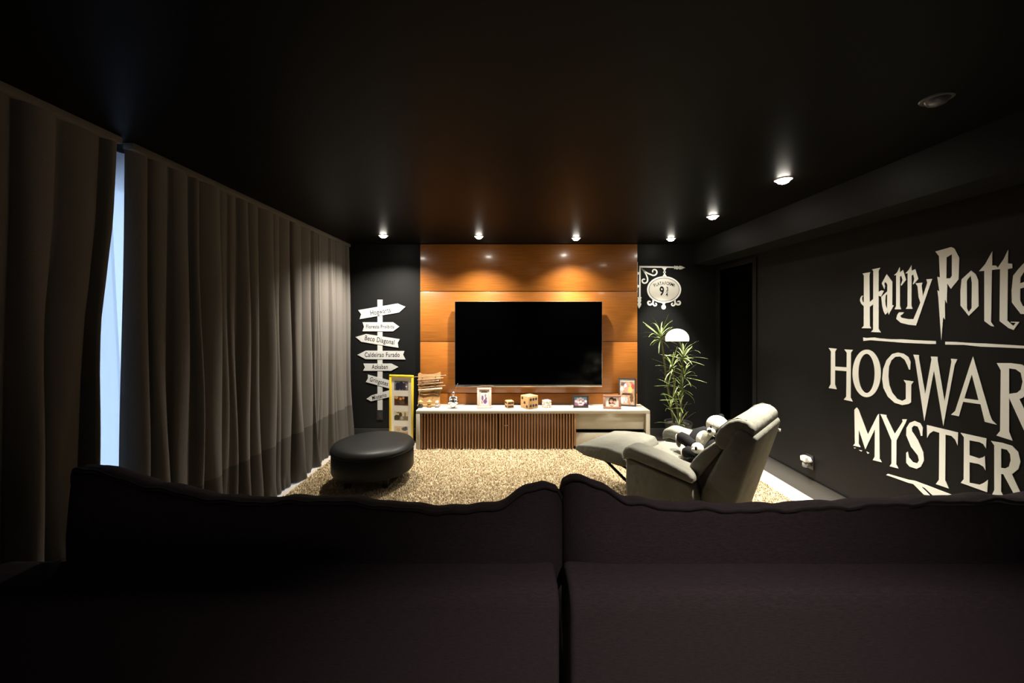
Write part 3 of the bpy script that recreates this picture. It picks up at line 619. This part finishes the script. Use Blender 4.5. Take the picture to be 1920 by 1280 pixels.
# ------------------------------------------------------------------ big lettering on the right wall
let = thing('wall_lettering', 'giant white decorative lettering in three lines on the right wall', 'wall decal', (XR, 2.4, .4))
def lettering():
    o = let.location
    def on_right(ox, oy, sc):
        def f(a, b, t):
            Y = XR * F / (ox + a / sc - CX); return Vector((XR - .0005 - t, Y, HC - (oy + b / sc - CY) * Y / F))
        return f
    A, B = on_right(1600, 450, 6.0), on_right(1540, 640, 4.2658)
    def put(nm, groups, f): link(nm, flat_mesh(nm, groups, .003, 'letter_vinyl', f, o), let)
    L1 = [
      [[[(108, 375), (195, 360), (186, 392), (190, 965), (203, 992), (97, 990), (122, 965), (124, 400)]], [[(215, 330), (308, 310), (290, 345), (290, 1000), (313, 1038), (205, 1033), (228, 1005), (230, 345)]],
       [[(85, 650), (100, 625), (118, 625), (105, 640), (103, 665), (112, 695), (125, 705), (185, 700), (232, 660), (232, 720), (185, 755), (125, 745), (95, 715), (80, 680)]], [[(286, 585), (320, 565), (350, 570), (335, 600), (318, 635), (286, 625)]]],
      [[[(380, 383), (445, 470), (443, 730), (460, 735), (403, 838), (385, 780), (388, 500), (365, 470), (352, 490), (362, 520), (355, 553), (325, 485)]], [[(388, 575), (350, 610), (320, 640), (330, 740), (345, 800), (365, 838), (390, 815), (385, 770), (370, 740), (365, 690), (370, 620), (388, 605)]]],
      [[[(463, 395), (500, 360), (527, 300), (530, 330), (530, 740), (542, 778), (470, 778), (487, 740), (487, 395)]], [[(528, 365), (565, 335), (600, 445), (545, 515), (540, 500), (560, 450), (545, 400), (528, 415)]]],
      [[[(590, 375), (625, 340), (660, 280), (662, 320), (660, 740), (672, 773), (597, 773), (615, 740), (617, 372)]], [[(660, 345), (705, 325), (738, 435), (680, 500), (676, 490), (692, 440), (680, 385), (660, 400)]]],
      [[[(705, 485), (785, 478), (775, 510), (790, 640), (768, 730), (740, 640), (728, 520)]], [[(828, 440), (895, 435), (880, 475), (712, 960), (630, 952), (540, 930), (488, 885), (500, 840), (520, 812), (578, 812), (560, 832), (532, 850), (545, 873), (620, 888), (683, 888), (745, 742), (790, 630), (838, 480)]]],
      [[[(928, 128), (1105, 78), (1145, 95), (1198, 200), (1190, 440), (1103, 548), (1063, 488), (1058, 712), (1036, 665), (1038, 895), (1017, 865), (996, 1125), (962, 640), (952, 565), (975, 580), (950, 412), (980, 420), (970, 180)], [(1055, 195), (1115, 155), (1115, 400), (1095, 430), (1053, 430)]]],
      [[[(1332, 342), (1385, 385), (1412, 450), (1416, 740), (1305, 852), (1212, 735), (1212, 560), (1225, 440)], [(1328, 402), (1340, 480), (1337, 765), (1305, 808), (1285, 770), (1283, 460), (1300, 430)]]],
      [[[(1570, 125), (1568, 285), (1610, 285), (1632, 310), (1700, 210), (1750, 105), (1745, 262), (1795, 265), (1797, 315), (1745, 325), (1740, 905), (1805, 965), (1835, 930), (1775, 925), (1780, 918), (1875, 920), (1810, 1010), (1755, 990), (1652, 910), (1658, 325), (1565, 335), (1556, 920), (1592, 972), (1555, 965), (1480, 910), (1480, 345), (1420, 350), (1490, 270)]]],
      [[[(1925, 258), (1860, 330), (1805, 400), (1788, 560), (1790, 700), (1890, 830), (1960, 832), (2040, 740), (2030, 720), (1960, 760), (1915, 740), (1885, 680), (1885, 545), (2040, 500), (2035, 420), (1990, 320)], [(1935, 340), (1960, 400), (1962, 460), (1885, 485), (1888, 420)]]],
      [[[(2075, 400), (2110, 340), (2150, 260), (2155, 330), (2155, 850), (2190, 930), (2080, 860)]], [[(2150, 330), (2210, 280), (2275, 440), (2190, 550), (2205, 450), (2180, 390), (2150, 420)]]]]
    for g in L1: put('letter', g, A)
    put('underline', [[[(115, 1095), (150, 1100), (240, 1095), (300, 1105), (430, 1115), (550, 1115), (700, 1125), (935, 1135), (937, 1168), (870, 1168), (580, 1155), (330, 1135), (200, 1125), (118, 1133)]]], A)
    put('underline', [[[(1040, 1142), (1160, 1145), (1300, 1155), (1500, 1163), (1920, 1188), (2250, 1205), (2250, 1238), (1920, 1218), (1700, 1208), (1440, 1198), (1250, 1178), (1040, 1175)]]], A)
    L2 = [
      [[[(62, 52), (127, 58), (113, 80), (112, 345), (125, 382), (62, 372), (78, 340), (80, 80)]], [[(187, 63), (257, 67), (240, 90), (238, 450), (253, 480), (183, 465), (203, 440), (207, 90)]], [[(110, 200), (209, 207), (209, 238), (110, 230)]]],
      [[ellipse(366, 255, 113.5, 190), ellipse(365, 255, 65, 157)]],
      [[[(715, 225), (718, 165), (700, 125), (660, 98), (615, 88), (570, 100), (525, 150), (498, 220), (490, 300), (500, 370), (535, 440), (590, 490), (650, 508), (700, 500), (722, 485), (723, 345), (742, 320), (662, 308), (680, 335), (680, 460), (650, 475), (610, 460), (570, 410), (548, 350), (540, 280), (545, 200), (565, 150), (595, 122), (635, 120), (670, 145), (690, 185), (705, 225)]]],
      [[[(740, 105), (785, 108), (785, 135), (835, 420), (885, 145), (880, 120), (935, 122), (935, 150), (990, 480), (1045, 160), (1040, 138), (1092, 142), (1070, 190), (980, 675), (905, 230), (828, 635), (755, 150)]]],
      [[[(1218, 118), (1352, 580), (1372, 632), (1405, 665), (1312, 642), (1278, 502), (1138, 482), (1105, 598), (1042, 585), (1075, 555), (1195, 185)], [(1208, 262), (1262, 470), (1148, 455)]]],
      [[[(1408, 172), (1520, 173), (1610, 185), (1665, 225), (1690, 310), (1670, 390), (1620, 445), (1590, 460), (1790, 880), (1690, 850), (1507, 450), (1507, 720), (1535, 793), (1405, 752), (1435, 715), (1440, 230)], [(1507, 215), (1560, 222), (1600, 250), (1615, 320), (1600, 385), (1570, 410), (1507, 418)]]],
      [[[(1735, 190), (2060, 225), (2062, 340), (2040, 300), (1950, 280), (1950, 900), (1985, 980), (1850, 940), (1880, 890), (1882, 265), (1775, 260), (1738, 320)]]],
      [[ribbon([(2320, 350), (2290, 290), (2230, 270), (2170, 310), (2160, 400), (2210, 520), (2290, 640), (2310, 780), (2270, 880), (2190, 880), (2140, 780)], [50, 40, 50, 70, 80, 90, 95, 85, 65, 55, 55])]],
      [[[(268, 545), (285, 528), (300, 545), (375, 745), (455, 585), (465, 578), (470, 940), (485, 965), (415, 948), (430, 920), (432, 700), (355, 862), (302, 700), (302, 820), (315, 845), (258, 832), (272, 815)]]],
      [[[(475, 580), (525, 588), (525, 605), (590, 740), (655, 640), (650, 622), (688, 622), (680, 645), (605, 790), (603, 985), (618, 1015), (550, 997), (565, 975), (565, 790), (490, 610)]]],
      [[[(812, 755), (815, 690), (795, 655), (750, 635), (710, 650), (685, 690), (683, 750), (720, 840), (775, 910), (785, 950), (770, 975), (735, 965), (705, 930), (695, 880), (683, 890), (683, 970), (710, 1000), (765, 1018), (800, 1000), (825, 950), (820, 890), (775, 790), (730, 720), (728, 690), (745, 672), (775, 680), (790, 715), (800, 755)]]],
      [[[(848, 668), (1098, 728), (1095, 832), (1075, 785), (1045, 755), (998, 745), (995, 1110), (1022, 1175), (920, 1140), (945, 1105), (948, 730), (900, 715), (870, 735), (850, 770)]]],
      [[[(1118, 730), (1325, 775), (1322, 855), (1300, 820), (1270, 805), (1190, 790), (1190, 910), (1265, 935), (1300, 925), (1312, 915), (1318, 1030), (1300, 1000), (1265, 980), (1190, 965), (1190, 1130), (1270, 1145), (1305, 1130), (1338, 1105), (1330, 1205), (1120, 1130), (1143, 1100), (1145, 765)]]],
      [[[(1362, 795), (1450, 810), (1530, 835), (1580, 885), (1598, 960), (1580, 1020), (1530, 1060), (1635, 1290), (1575, 1275), (1460, 1060), (1443, 1060), (1443, 1200), (1470, 1255), (1370, 1225), (1388, 1190), (1388, 830)], [(1443, 855), (1490, 865), (1515, 900), (1520, 950), (1505, 1000), (1475, 1015), (1443, 1010)]]],
      [[[(1650, 850), (1740, 870), (1800, 1060), (1860, 905), (1920, 915), (1830, 1130), (1830, 1340), (1765, 1320), (1765, 1110)]]]]
    for g in L2: put('letter', g, B)
    put('feather', [[[(522, 1068), (535, 1058), (700, 1105), (745, 1112), (850, 1150), (1075, 1236), (1300, 1330), (1060, 1310), (905, 1240), (830, 1170), (800, 1160), (895, 1255), (850, 1250), (740, 1140), (700, 1130), (560, 1080)]]], B)
    put('fleck', [[[(262, 848), (280, 850), (270, 855)]], [[(305, 868), (330, 870), (325, 880)]], [[(365, 880), (385, 892), (375, 898)]]], B)
lettering()

# ------------------------------------------------------------------ wall outlet things
def outlets():
    z = .30; Y = 3.29
    t = thing('wall_outlet', 'black wall outlet plate low on the right wall', 'outlet', (XR, Y, z))
    MB(t.location).box((XR - .008, Y - .04, z - .06), (XR, Y + .04, z + .06), .003).build('plate', 'baseboard', t)
    t = thing('air_freshener', 'small white plug-in freshener with clear bottle on the right wall', 'air freshener', (XR - .01, Y, z - .03)); o = t.location
    m = MB(o); m.slab([(XR - .068, z + .002), (XR - .070, z + .045), (XR - .03, z + .05), (XR - .009, z + .04), (XR - .009, z)], Y - .03, Y + .03, .008, 3); m.build('body', 'plastic_white', t)
    MB(o).cyl((XR - .03, Y - .028, z + .024), (XR - .03, Y - .05, z + .020), .016, .009, 14).build('nozzle', 'plastic_white', t)
    m = MB(o); m.lathe((XR - .042, Y, z - .045), [(.004, 0), (.020, 0), (.024, .006), (.024, .034), (.016, .044)], 20); m.build('bottle', 'plastic_grey', t)
    p = W(712.5, 778, YB); t = thing('wall_outlet', 'black wall outlet plate below the white signpost decal', 'outlet', (p.x, YB, p.z))
    MB(t.location).box((p.x - .04, YB - .009, p.z - .055), (p.x + .04, YB, p.z + .055), .003).build('plate', 'black', t)
    MB(t.location).box((p.x - .022, YB - .012, p.z - .03), (p.x + .022, YB - .0092, p.z + .03), .001).build('socket', 'baseboard', t)
outlets()

# ------------------------------------------------------------------ picture frames
def frame(name, label, base, w, h, bw, fm, tilt, rz, d=.018, roll=0, matb=None, stand=True, cat='picture frame', mid=None, group=None):
    """leaning frame: base = bottom centre; returns (thing, matrix to the picture plane centre)"""
    t = thing(name, label, cat, base, rz, group)
    rot = Matrix.Rotation(R(-tilt), 4, 'X') @ Matrix.Rotation(R(roll), 4, 'Y')
    lift = abs(math.sin(R(roll))) * w / 2
    M = Matrix.Translation((0, 0, lift)) @ rot
    def bx(lo, hi, nm, m_, bev=.002):
        mb = MB(); mb.box(lo, hi, bev)
        for v in mb.bm.verts: v.co = M @ v.co
        return mb.build(nm, m_, t)
    for lo, hi in (((-w / 2, -d, 0), (w / 2, 0, bw)), ((-w / 2, -d, h - bw), (w / 2, 0, h)), ((-w / 2, -d, bw), (-w / 2 + bw, 0, h - bw)), ((w / 2 - bw, -d, bw), (w / 2, 0, h - bw))):
        bx(lo, hi, 'rail', fm)
    bx((-w / 2 + bw, -d * .55, bw), (w / 2 - bw, -.001, h - bw), 'mount', matb or 'mat_board', 0)
    if stand: 
        mb = MB(); top = M @ Vector((0, 0, h * .6)); foot = Vector((0, top.y + h * .28, .004)); mb.slab([(top.y, top.z), (top.y + .004, top.z + .003), (foot.y + .004, 0.0), (foot.y, 0.0)], -.02, .02, 0, axis='x'); mb.build('easel_leg', fm, t)
    return t, M, -d * .55 - .0006
def pic(t, M, dy, cx, cz, w, h, bgf, blobs, nm='photograph'): return photo(nm, w, h, bgf, blobs, t, M @ Matrix.Translation((cx, dy, cz)))
g0 = random.Random(9)
def mottle(c1, c2, seed):
    g = random.Random(seed); k = [(g.uniform(3, 11), g.uniform(3, 11), g.uniform(0, 6)) for _ in range(4)]
    def f(u, v):
        s = sum(math.sin(a * u * 2 + b * v * 2 + c) for a, b, c in k) / 4; s = .5 + .5 * s
        return tuple(x + (y - x) * s for x, y in zip(c1, c2))
    return f
# tall yellow frame leaning on the back wall
t, M, dy = frame('photo_frame', 'tall yellow frame with four photographs leaning by the cabinet', (-1.337, 4.715, .001), .292, .845, .026, 'yellow', -5.2, 0, roll=1.6, stand=False)
sx = .168
for k, (f, bl) in enumerate([
    (mottle((.03, .04, .06), (.30, .32, .36), 1), [(.25, .4, .16, .45, (.02, .02, .04)), (.5, .5, .16, .5, (.02, .025, .05)), (.72, .4, .12, .45, (.05, .03, .04)), (.86, .42, .07, .1, (.8, .75, .7)), (.68, .85, .07, .09, (.45, .25, .16))]),
    (mottle((.025, .008, .004), (.12, .04, .01), 2), [(.15, .85, .14, .15, (.6, .32, .08)), (.45, .72, .10, .16, (.75, .28, .10)), (.65, .8, .08, .14, (.6, .35, .15)), (.55, .3, .2, .2, (.10, .06, .04)), (.85, .6, .12, .5, (.015, .006, .004))]),
    (lambda u, v: (.62, .55, .36) if v > .45 else (.16, .15, .07), [(.2, .3, .22, .3, (.03, .03, .015)), (.45, .55, .12, .35, (.07, .035, .02)), (.3, .82, .14, .07, (.08, .04, .02)), (.78, .5, .05, .45, (.18, .14, .08)), (.55, .25, .12, .2, (.40, .33, .28))]),
    (lambda u, v: (.55, .45, .30) if v > .35 else (.38, .27, .15), [(.75, .7, .22, .2, (.05, .07, .10)), (.85, .85, .10, .12, (.04, .05, .08)), (.3, .6, .14, .2, (.45, .34, .22))])]):
    pic(t, M, dy, -.002, .845 - .130 - .187 * k, sx, .112, f, bl)
# frames on the cabinet
def cabpt(px, py): Y = (HC - CT) * F / (py - CY); return Vector(((px - CX) * Y / F, Y, CT + .0006))
t, M, dy = frame('photo_frame', 'pale pink portrait frame beside the silver figurine on the cabinet', cabpt(908, 765), .168, .238, .024, 'frame_pink', 8, R(4), matb='frame_pink')
pic(t, M, dy, 0, .119, .105, .165, mottle((.75, .68, .66), (.60, .50, .50), 4), [(.5, .9, .42, .05, (.12, .10, .10)), (.3, .5, .12, .18, (.18, .10, .22)), (.62, .66, .10, .12, (.25, .2, .25)), (.7, .45, .09, .1, (.2, .08, .08)), (.6, .25, .22, .16, (.16, .08, .22)), (.25, .2, .08, .1, (.55, .22, .10))])
t, M, dy = frame('photo_frame', 'small dark landscape frame with a bright group photograph on the cabinet', cabpt(1088.5, 764), .192, .142, .017, 'frame_dark', 6, 0, matb='frame_dark')
pic(t, M, dy, 0, .076, .150, .104, lambda u, v: (.18, .38, .62) if v > .7 else (.30, .14, .22), [(.3, .72, .10, .14, (.8, .72, .70)), (.5, .8, .12, .14, (.82, .76, .74)), (.68, .7, .10, .13, (.78, .66, .64)), (.14, .5, .10, .16, (.75, .6, .62)), (.32, .38, .10, .16, (.78, .6, .62)), (.52, .45, .09, .15, (.80, .70, .72)), (.7, .3, .10, .15, (.75, .65, .70)), (.9, .5, .10, .16, (.8, .74, .76)), (.5, .1, .2, .1, (.75, .6, .62)), (.88, .1, .14, .14, (.05, .03, .08))])
for sxx in (-1, 1):
    MB().box((sxx * .094 - .006, -.024, .001), (sxx * .094 + .006, -.019, .034), .002).build('corner_clip', 'clear_acrylic', t)
t, M, dy = frame('photo_frame', 'brown wooden landscape frame in front of the tall dark frame', cabpt(1147.5, 766), .205, .160, .026, 'frame_brown', 7, R(-6), d=.022)
pic(t, M, dy, 0, .080, .150, .106, lambda u, v: (.82, .76, .70), [(.48, .5, .26, .5, (.05, .02, .02)), (.44, .58, .13, .2, (.70, .42, .30)), (.72, .55, .13, .35, (.07, .03, .03)), (.7, .48, .11, .18, (.66, .38, .27)), (.5, .18, .2, .12, (.68, .48, .38)), (.86, .25, .12, .3, (.80, .62, .56))])
t, M, dy = frame('photo_frame', 'tall dark frame with a colourful print at the right end of the cabinet', cabpt(1176, 761), .205, .335, .016, 'frame_dark', 8, R(-14), d=.02)
pic(t, M, dy, 0, .155, .170, .275, mottle((.30, .14, .08), (.55, .40, .28), 6), [(.25, .88, .2, .08, (.10, .08, .10)), (.38, .8, .08, .1, (.75, .70, .75)), (.15, .68, .14, .08, (.7, .55, .5)), (.42, .66, .12, .10, (.62, .25, .2)), (.72, .66, .14, .14, (.6, .45, .15)), (.9, .8, .12, .12, (.45, .07, .05)), (.5, .45, .4, .05, (.07, .03, .02)), (.15, .2, .18, .14, (.75, .72, .62)), (.4, .22, .12, .12, (.72, .68, .55)), (.28, .2, .03, .1, (.08, .05, .03)), (.42, .22, .03, .08, (.08, .05, .03)), (.8, .3, .12, .2, (.14, .07, .03))], 'print')

# ------------------------------------------------------------------ dice
def dice(label, base, s, rz, m_, pips, pr, name='wooden_cube', bev=.004, pm='pip'):
    t = thing(name, label, 'decorative cube', base, rz)
    MB().box((-s / 2, -s / 2, 0), (s / 2, s / 2, s), bev).build('body', m_, t)
    for face, a, b in pips:       # face 'f' = local -y, 'l' = local -x
        n = Vector((0, -1, 0)) if face == 'f' else Vector((-1, 0, 0)); q = Vector((a * s, -s / 2, s / 2 + b * s)) if face == 'f' else Vector((-s / 2, a * s, s / 2 + b * s))
        MB().tube([q - n * .002, q + n * .0008, q + n * .0012], [pr, pr, pr * .9], 14).build('pip', pm, t)
    return t
dice('small wooden cube with dark holes, left of the larger cube', cabpt(955, 764), .085, R(20), 'dice_wood', [('f', a, b) for a in (-.22, .04, .30) for b in (-.26, .24)] + [('l', a, b) for a in (-.25, 0, .25) for b in (-.25, .25)], .0125)
dice('largest wooden cube with dark holes at the middle of the cabinet', cabpt(992.5, 764), .148, R(38), 'dice_wood', [('f', a, b) for a in (-.28, 0, .28) for b in (-.25, .25)] + [('l', .28, .30), ('l', 0, -.03), ('l', -.28, -.3)], .017)
t = thing('puzzle_cube', 'small pale cube of little blocks, right of the largest wooden cube', 'decorative cube', cabpt(1025, 763), R(32))
k = .028; me = MB().box((-k / 2 + .001, -k / 2 + .001, -k / 2 + .001), (k / 2 - .001, k / 2 - .001, k / 2 - .001), .003, 1).mesh('block', 'dice_white'); me2 = MB().box((-k / 2 + .001, -k / 2 + .001, -k / 2 + .001), (k / 2 - .001, k / 2 - .001, k / 2 - .001), .003, 1).mesh('block', 'white_vinyl')
for i in range(3):
    for j in range(3):
        for l in range(3):
            if (i, j, l) != (1, 1, 1): link('block', me2 if (i + j + l) % 2 else me, t, ((i - 1) * k, (j - 1) * k, (l + .5) * k))

# ------------------------------------------------------------------ wand rack with wands and figurines
def wands():
    Yr = 4.66; a = W(783, 760, Yr); b = W(825.5, 699, Yr); z0 = CT + .001
    cx = (a.x + b.x) / 2; w = b.x - a.x; h = b.z - z0
    t = thing('wand_rack', 'carved wooden display board standing at the left end of the cabinet', 'display rack', (cx, Yr, z0))
    tilt = Matrix.Rotation(R(-7), 4, 'X')
    top = [(-.5, .97), (-.44, 1.0), (-.36, .965), (-.1, .955), (.15, .965), (.38, 1.0), (.47, 1.03), (.5, .98)]
    out = [(x * w, z * h) for x, z in top] + [(.47 * w, .62 * h), (.5 * w, .40 * h), (.48 * w, .18 * h), (.50 * w, 0), (-.46 * w, 0), (-.47 * w, .2 * h), (-.44 * w, .36 * h), (-.48 * w, .6 * h)]
    link('back_board', flat_mesh('back_board', [[out]], .022, 'rack_wood', lambda p, q, d: tilt @ Vector((p, -d, q))), t)
    arc = lambda x, z, r, a0, a1: [tilt @ Vector((x + r * math.cos(R(u)), -.027, z + r * math.sin(R(u)) * .55)) for u in np.linspace(a0, a1, 12)]
    MB().tube(arc(-.02, .66 * h * .95, .045, 180, 360), .007, 8).build('carving', 'rack_wood', t)
    MB().tube([tilt @ Vector((x * w, -.026, h * (.36 + .02 * math.sin(9 * x)))) for x in np.linspace(-.40, .40, 14)], .007, 8).build('carving', 'rack_wood', t)
    MB().box((-.48 * w, -.046, 0), (.49 * w, .0, .020), .004).build('base', 'rack_wood', t)
    specs = [((775, 707), (836, 704), 'wand_mid', 'thin topmost wand on the wooden display board', .0035, .0055), ((782, 712.5), (831, 709), 'wand_mid', 'second wand from the top of the wooden display board', .004, .008),
             ((783, 716), (823, 714), 'wand_dark', 'short dark third wand on the wooden display board', .004, .009), ((782, 721.5), (831, 717.5), 'wand_mid', 'knobbed fourth wand on the wooden display board', .0035, .008),
             ((785, 726.5), (835, 723), 'wand_dark', 'slim brown fifth wand on the wooden display board', .003, .0065), ((784, 731), (829, 728), 'wand_pale', 'thick cream lowest wand with a round knob on the display board', .005, .011)]
    for (p0, p1, m_, lab, r0, r1) in specs:
        A = W(*p0, Yr - .02); B = W(*p1, Yr - .02)
        for P in (A, B):
            P.y = Yr + math.tan(R(7)) * (P.z - z0) - .043
        o = A.lerp(B, .5); wd = thing('wand', lab, 'wand', o, group='wands on the display board')
        for sx_ in (-.30, .28):
            q = (sx_ * w + cx - A.x) / (B.x - A.x); z_ = A.z + (B.z - A.z) * q - z0 - r0 - (r1 - r0) * .55 * min(1, q / .7) - .0078; y_ = math.tan(R(7)) * z_
            MB().tube([Vector((sx_ * w, y_ - .018, z_)), Vector((sx_ * w, y_ - .054, z_ + .002))], .0045, 8).build('peg', 'wand_dark', t)
        d = B - A; n = 14; pts = [A + d * (i / n) * .70 for i in range(n + 1)]
        MB(o).tube(pts, [r0 + (r1 - r0) * .55 * (i / n) + .0006 * math.sin(i * 2.4) for i in range(n + 1)], 8).build('shaft', m_, wd)
        hp = [A + d * (.70 + .30 * i / 10) for i in range(11)]
        MB(o).tube(hp, [r1 * q for q in (.7, 1.05, .8, .85, .9, .82, .8, .85, .9, 1.25, .55)], 10).build('handle', m_, wd)
    for px, py, lab, body, hat in ((790, 761, 'small dark figurine with pale cap at the left foot of the display board', 'cloth_toy', 1), (808, 759, 'small tan figurine in the middle below the display board', 'rack_wood', 1), (822, 759, 'small grey figurine at the right foot of the display board', 'grey_toy', 0)):
        p = cabpt(px, py + 1.5); p.y = min(p.y, Yr - .09 + (0 if px < 800 else .01)); f = thing('figurine', lab, 'figurine', p, group='small figurines before the display board')
        MB().lathe((0, 0, 0), [(.020, 0), (.024, .004), (.026, .02), (.021, .035), (.013, .044)], 18).build('body', body, f)
        MB().ball((0, -.002, .058), (.021, .020, .019), None, 16).build('head', 'skin_toy', f)
        m = MB()
        if hat: m.lathe((0, 0, .066), [(.030, 0), (.031, .004), (.020, .008), (.014, .020), (.002, .026)], 18)
        else: m.ball((.002, .004, .066), (.023, .021, .016), None, 14)
        m.build('hat' if hat else 'hair', 'rack_wood' if hat else 'grey_toy', f)
        for s in (-1, 1): MB().tube([(s * .018, 0, .038), (s * .028, -.006, .025), (s * .024, -.016, .018)], [.006, .006, .005], 8).build('arm', body, f, ang=180)
wands()
def silver_figure():
    b = cabpt(850, 764.5); t = thing('silver_figurine', 'shiny silver seated figurine on a round pot holding a thin stick', 'figurine', b)
    MB().lathe((0, 0, 0), [(.018, .014), (.030, .018), (.040, .045), (.044, .062), (.040, .066), (.01, .064)], 28).build('pot', 'silver', t)
    for k in range(3):
        a = R(90 + 120 * k); MB().tube([(.028 * math.cos(a), .028 * math.sin(a), .022), (.034 * math.cos(a), .034 * math.sin(a), .0)], [.009, .006], 10).build('foot', 'silver', t)
    m = MB(); m.tube([(0, 0, .058), (0, 0, .075), (0, .002, .10), (0, .002, .128), (0, 0, .142), (0, 0, .150)], [.034, .036, .030, .030, .018, .011], 18); m.build('torso', 'chrome', t, ang=180)
    for s in (-1, 1):
        MB().tube([(s * .020, -.004, .068), (s * .052, -.018, .076), (s * .052, -.03, .066), (s * .012, -.040, .066)], [.019, .018, .013, .010], 12).build('leg', 'chrome', t, ang=180)
        MB().tube([(s * .028, 0, .132), (s * .042, -.006, .112), (s * .036, -.022, .098), (s * .008, -.032, .106)], [.012, .012, .010, .008], 12).build('arm', 'chrome', t, ang=180)
    MB().ball((0, -.002, .168), (.019, .020, .021), None, 18).build('head', 'chrome', t)
    MB().ball((0, .003, .184), (.014, .014, .010), None, 14).build('topknot', 'chrome', t)
    MB().tube([(.004, -.03, .104), (.018, -.012, .20), (.050, .01, .285)], .0014, 6).build('stick', 'wand_mid', t)
    MB().ball((.050, .01, .286), .004, None, 10).build('bead', 'chrome', t)
silver_figure()
